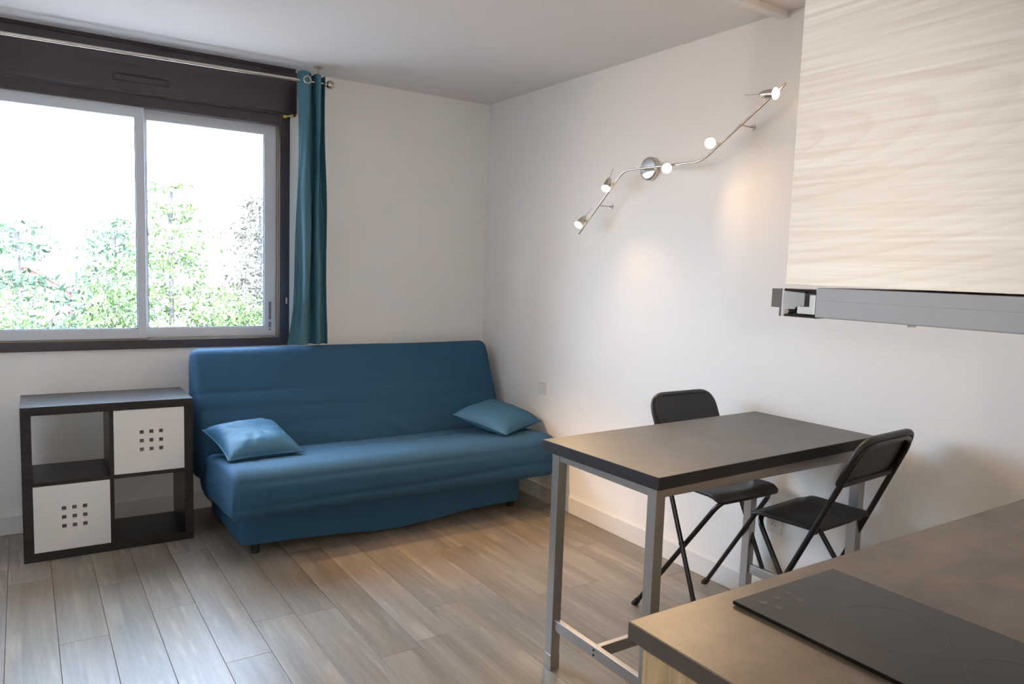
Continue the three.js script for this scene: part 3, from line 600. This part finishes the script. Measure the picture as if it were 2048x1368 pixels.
// ------------------------------------------------------------------ kitchen
{
  const w = thing('kitchen_worktop', 'brown-grey stone-look worktop in the lower right corner', 'worktop');
  const b = part('top_slab', box(-1.971, -0.001, 0.868, 0.9, 3.776, 4.384, 0.002), M.stone, w);
  part('end_edging', box(-1.9725, -1.9700, 0.8685, 0.8992, 3.778, 4.384, 0.0005), M.stoneEdge, b, 'dark end edging');
  part('front_edging', box(-1.970, -0.002, 0.8685, 0.8992, 3.7745, 3.777, 0.0005), M.stoneEdge, b, 'dark front edging');
  const h = thing('ceramic_hob', 'black glass two-zone hob set into the worktop', 'hob');
  part('glass_plate', box(-1.757, -1.446, 0.902, 0.909, 3.824, 4.336, 0.0015), M.ceramic, h);
  part('rim', box(-1.752, -1.451, 0.899, 0.9025, 3.829, 4.331, 0.0005), M.rubber, h);
  const flat = (g, x, z) => { g.rotateX(-Math.PI / 2); g.translate(x, 0.9092, z); return g; };
  part('burner_ring', flat(new THREE.RingGeometry(0.087, 0.0885, 72), -1.6, 4.035), M.print, h); part('burner_ring', flat(new THREE.RingGeometry(0.072, 0.0735, 72), -1.6, 4.24), M.print, h);
  for (const [x, z] of [[-1.713, 3.858], [-1.706, 3.887], [-1.674, 3.858], [-1.636, 3.856], [-1.641, 3.886]]) part('touch_mark', flat(new THREE.CircleGeometry(0.0075, 20), x, z), M.print, h);
  const c = thing('base_cabinet', 'kitchen base unit with pale oak end panel under the worktop', 'cabinet');
  part('end_panel', box(-1.952, -1.934, 0, 0.867, 3.796, 4.384, 0.001), M.oak, c);
  part('carcass', box(-1.934, -0.02, 0.12, 0.867, 3.816, 4.384, 0.001), M.white, c);
  part('plinth', box(-1.934, -0.02, 0, 0.12, 3.86, 3.88, 0), M.oak, c);
  for (let i = 0; i < 4; i++) { const x0 = -1.932 + i * 0.478, d = part('door', box(x0, x0 + 0.474, 0.125, 0.86, 3.796, 3.814, 0.0015), M.oak, c); part('handle', box(x0 + 0.17, x0 + 0.3, 0.8, 0.812, 3.775, 3.797, 0.003), M.nickel, d); }

  const u = thing('wall_cabinet', 'pale ash-grained kitchen wall cabinet at upper right', 'cabinet');
  const CX = -1.93;
  const sp = box(CX, CX + 0.018, 1.499, 2.25, 4.019, 4.384, 0.0008); { const uv = sp.attributes.uv; for (let i = 0; i < uv.count; i++) uv.setXY(i, uv.getX(i) - 4.02, uv.getY(i) - 1.5); }
  part('side_panel', sp, M.ash, u);
  part('carcass', box(CX + 0.018, CX + 0.6, 1.52, 2.25, 4.04, 4.384, 0.001), M.white, u);
  part('door', box(CX + 0.02, CX + 0.598, 1.502, 2.248, 4.02, 4.038, 0.001), M.ash, u);
  const k = thing('cooker_hood', 'grey steel pull-out cooker hood below the pale wall cabinet', 'cooker hood');
  part('body', [box(CX + 0.001, CX + 0.599, 1.455, 1.4965, 4.069, 4.382, 0.0012)], M.hoodSteel, k);
  part('body_lip', box(CX - 0.0006, CX + 0.0012, 1.4565, 1.479, 4.0705, 4.382, 0.0004), M.hoodSteel, k);
  const fs = part('slide_front', [box(CX, CX + 0.598, 1.466, 1.493, 3.997, 4.012, 0.0006), box(CX, CX + 0.598, 1.4535, 1.4935, 4.011, 4.0155, 0.0005)], M.frontSteel, k);
  part('front_flange', box(CX - 0.0004, CX + 0.598, 1.4537, 1.4937, 4.0153, 4.0168, 0.0003), M.bracket, fs);
  part('slide_tray', [box(CX + 0.002, CX + 0.598, 1.490, 1.4935, 4.016, 4.069, 0.0005), box(CX + 0.05, CX + 0.06, 1.455, 1.49, 4.016, 4.069, 0), box(CX + 0.004, CX + 0.598, 1.4535, 1.457, 4.016, 4.069, 0.0004)], M.darkMetal, fs);
  part('slide_runner', [box(CX + 0.004, CX + 0.05, 1.4585, 1.469, 4.038, 4.066, 0.001), box(CX + 0.004, CX + 0.05, 1.468, 1.486, 4.057, 4.066, 0.001)], M.bracket, fs, 'light grey plastic runner');
  part('runner_screw', cyl([CX + 0.003, 1.461, 4.022], [CX + 0.02, 1.461, 4.022], 0.0035), M.nickel, fs);
  part('button', cyl([CX + 0.01, 1.4525, 4.2], [CX + 0.01, 1.4556, 4.2], 0.005), M.greyPlastic, k);
}

// ------------------------------------------------------------------ outside
const GY = -5.5;
structure('ground', box(-60, 60, GY - 0.5, GY, -80, -0.4, 0), M.lawn);
function leafGeo(cards) {                               // cards: [x,y,z,size] -> bent leaf sprays, two crossed blades each
  const pos = [];
  for (const [x, y, z, s] of cards) {
    const e = new THREE.Euler(rnd() * 6.3, rnd() * 6.3, rnd() * 6.3), a = V(s, 0, 0).applyEuler(e), b = V(0, s * 0.4, 0).applyEuler(e), n = V(0, 0, s * 0.22).applyEuler(e), o = V(x, y, z);
    const p0 = o.clone().sub(a), p1 = o.clone().add(b).add(n), p2 = o.clone().add(a), p3 = o.clone().sub(b).add(n);
    for (const q of [p0, p1, p2, p0, p2, p3]) pos.push(q.x, q.y, q.z);
  }
  const g = new THREE.BufferGeometry(); g.setAttribute('position', new THREE.Float32BufferAttribute(pos, 3)); g.computeVertexNormals(); return g;
}
function conifer(label, x, z, top, base, rad, n, mat, size, sparse = 1) {
  const t = thing('conifer_tree', label, 'tree', [x, GY, z]);
  const h = top - GY, b0 = base - GY;
  const lean = (rnd() - 0.5) * 0.04 * h;
  part('trunk', tube([[0, 0, 0], [lean * 0.5, h * 0.5, 0], [lean, h * 0.98, 0]], 0.05, 0.5, 20), M.bark, t);
  const br = [], cards = [], whorls = Math.round((h - b0) / 0.24 * sparse);
  for (let i = 0; i < whorls; i++) {
    const y = lerp(b0, h, (i + rnd() * 0.6) / whorls), k = (y - b0) / (h - b0), R = rad * Math.pow(1 - k, 0.6) * (0.55 + 0.8 * rnd()) + 0.18;
    const nb = 5 + Math.floor(rnd() * 3), a0 = rnd() * 6.3;
    for (let j = 0; j < nb; j++) {
      const a = a0 + (j / nb) * 6.283 + (rnd() - 0.5) * 0.5, L = R * (0.65 + 0.5 * rnd()), up = 0.12 + 0.2 * k, dx = Math.cos(a), dz = Math.sin(a);
      br.push(cyl([lean * y / h, y, 0], [lean * y / h + dx * L, y + L * (up - 0.05), dz * L], 0.016 * (1 - k * 0.6), 0.005, 5));
      const m = Math.round(n * L / rad);
      for (let q = 0; q < m; q++) { const f = 0.2 + 0.85 * Math.sqrt(rnd()), w = 0.24 * L + 0.16; cards.push([lean * y / h + dx * L * f + (rnd() - 0.5) * w * 1.4, y + L * (up - 0.05) * f + (rnd() - 0.4) * w * 0.8, dz * L * f + (rnd() - 0.5) * w * 1.4, size * (0.6 + 0.8 * rnd())]); }
    }
  }
  part('branches', br, M.bark, t); const f = part('foliage', leafGeo(cards), mat, t); f.userData.kind = 'stuff';
}
function bush(label, x, z, top, rx, n, mat, size) {
  const t = thing('leafy_tree', label, 'tree', [x, GY, z]), h = top - GY, cards = [], br = [];
  part('trunk', tube([[0, 0, 0], [0.1, h * 0.4, 0.05], [0, h * 0.7, 0]], 0.09, 0.4, 20), M.bark, t);
  for (let c = 0; c < 26; c++) {
    const a = rnd() * 6.283, r = rx * Math.sqrt(rnd()), y = lerp(h * 0.35, h, rnd()), kk = 1 - 0.7 * Math.max(0, (y / h - 0.55) / 0.45), cx = Math.cos(a) * r * kk, cz = Math.sin(a) * r * kk;
    br.push(cyl([0, h * 0.45, 0], [cx, y, cz], 0.03, 0.01, 5));
    for (let q = 0; q < n; q++) { const u = rnd() * 2 - 1, p = rnd() * 6.283, s = Math.sqrt(1 - u * u), R = 0.62 * Math.cbrt(rnd()); cards.push([cx + R * s * Math.cos(p), y + R * u * 0.7, cz + R * s * Math.sin(p), size * (0.6 + 0.8 * rnd())]); }
  }
  part('branches', br, M.bark, t); part('foliage', leafGeo(cards), mat, t).userData.kind = 'stuff';
}
conifer('open-branched conifer with dark trunk seen through the right-hand pane', -0.25, -12, 3.0, -3.2, 1.35, 70, M.leafGreen, 0.075, 0.8);
conifer('thin bluish conifer seen behind the middle stile of the window', -1.15, -14.5, 2.3, -2.6, 1.5, 46, M.leafBlue, 0.09, 0.9);
conifer('tall sparse conifer at the left edge of the window view', -2.8, -13, 2.2, -2.4, 1.25, 40, M.leafBlue, 0.085, 0.75);
conifer('greyish conifer filling the right edge of the window view', 1.62, -12.5, 3.0, -3.4, 1.2, 70, M.leafGrey, 0.075, 1.0);
bush('green leafy tree low in the middle of the window view', -1.38, -11.5, 1.25, 0.62, 90, M.leafGreen, 0.07);
bush('green leafy tree low at the left of the window view', -2.85, -10.5, 0.8, 0.45, 70, M.leafGreen, 0.07);
bush('round green tree low between the conifers in the right pane', 0.75, -11, 0.55, 0.8, 110, M.leafGreen, 0.07);
{
  const t = thing('house', 'pale pink house with gabled tiled roof behind the trees', 'house', [-2.76, GY, -18]);
  const hw = 0.95, ev = 0.55 - GY, rd = 1.15 - GY, s = new THREE.Shape([[-hw, 0], [hw, 0], [hw, ev], [0, rd], [-hw, ev]].map((p) => new THREE.Vector2(...p))), g = new THREE.ExtrudeGeometry(s, { depth: 6, bevelEnabled: false }); g.translate(0, 0, -6);
  part('walls', g, M.render, t);
  for (const sx of [-1, 1]) { const L = Math.hypot(hw, rd - ev) + 0.25, r = box(-L / 2, L / 2, 0, 0.09, -6.1, 0.25, 0.01); r.translate(0, 0.02, 0); r.rotateZ(-sx * Math.atan2(rd - ev, hw)); r.translate(sx * (hw + 0.2) / 2, (ev + rd) / 2 - 0.07, 0); part('roof_slope', r, M.roofTile, t); }
  part('downpipe', cyl([hw + 0.02, 0.2, 0.05], [hw + 0.02, ev, 0.05], 0.05), M.redPipe, t);
  for (const y of [ev - 1.0, ev - 3.0]) { const f = part('window', box(-0.35, 0.25, y - 0.9, y, -0.02, 0.05, 0.01), M.trim, t); part('pane', box(-0.3, 0.2, y - 0.85, y - 0.05, 0.05, 0.06, 0), M.rubber, f); part('shutter', box(-0.62, -0.36, y - 0.92, y + 0.02, 0, 0.05, 0.01), M.shutterPink, f); }
  const k = thing('house', 'low orange-roofed house with a tall chimney behind the trees', 'house', [-1.27, GY, -15.5]);
  const e2 = -0.45 - GY, r2 = 0.0 - GY;
  part('walls', box(-0.5, 0.5, 0, e2, -3, 0, 0), M.render, k);
  const cone = new THREE.CylinderGeometry(0.12, 0.72, r2 - e2, 4, 1); cone.rotateY(Math.PI / 4); cone.scale(1, 1, 2.2); cone.translate(0, (e2 + r2) / 2, -1.5); part('roof', cone, M.roofTile, k);
  part('chimney', box(-0.12, 0.12, r2 - 0.1, r2 + 0.45, -0.75, -0.5, 0.02), M.render, k);
}

renderer.render(scene, camera);
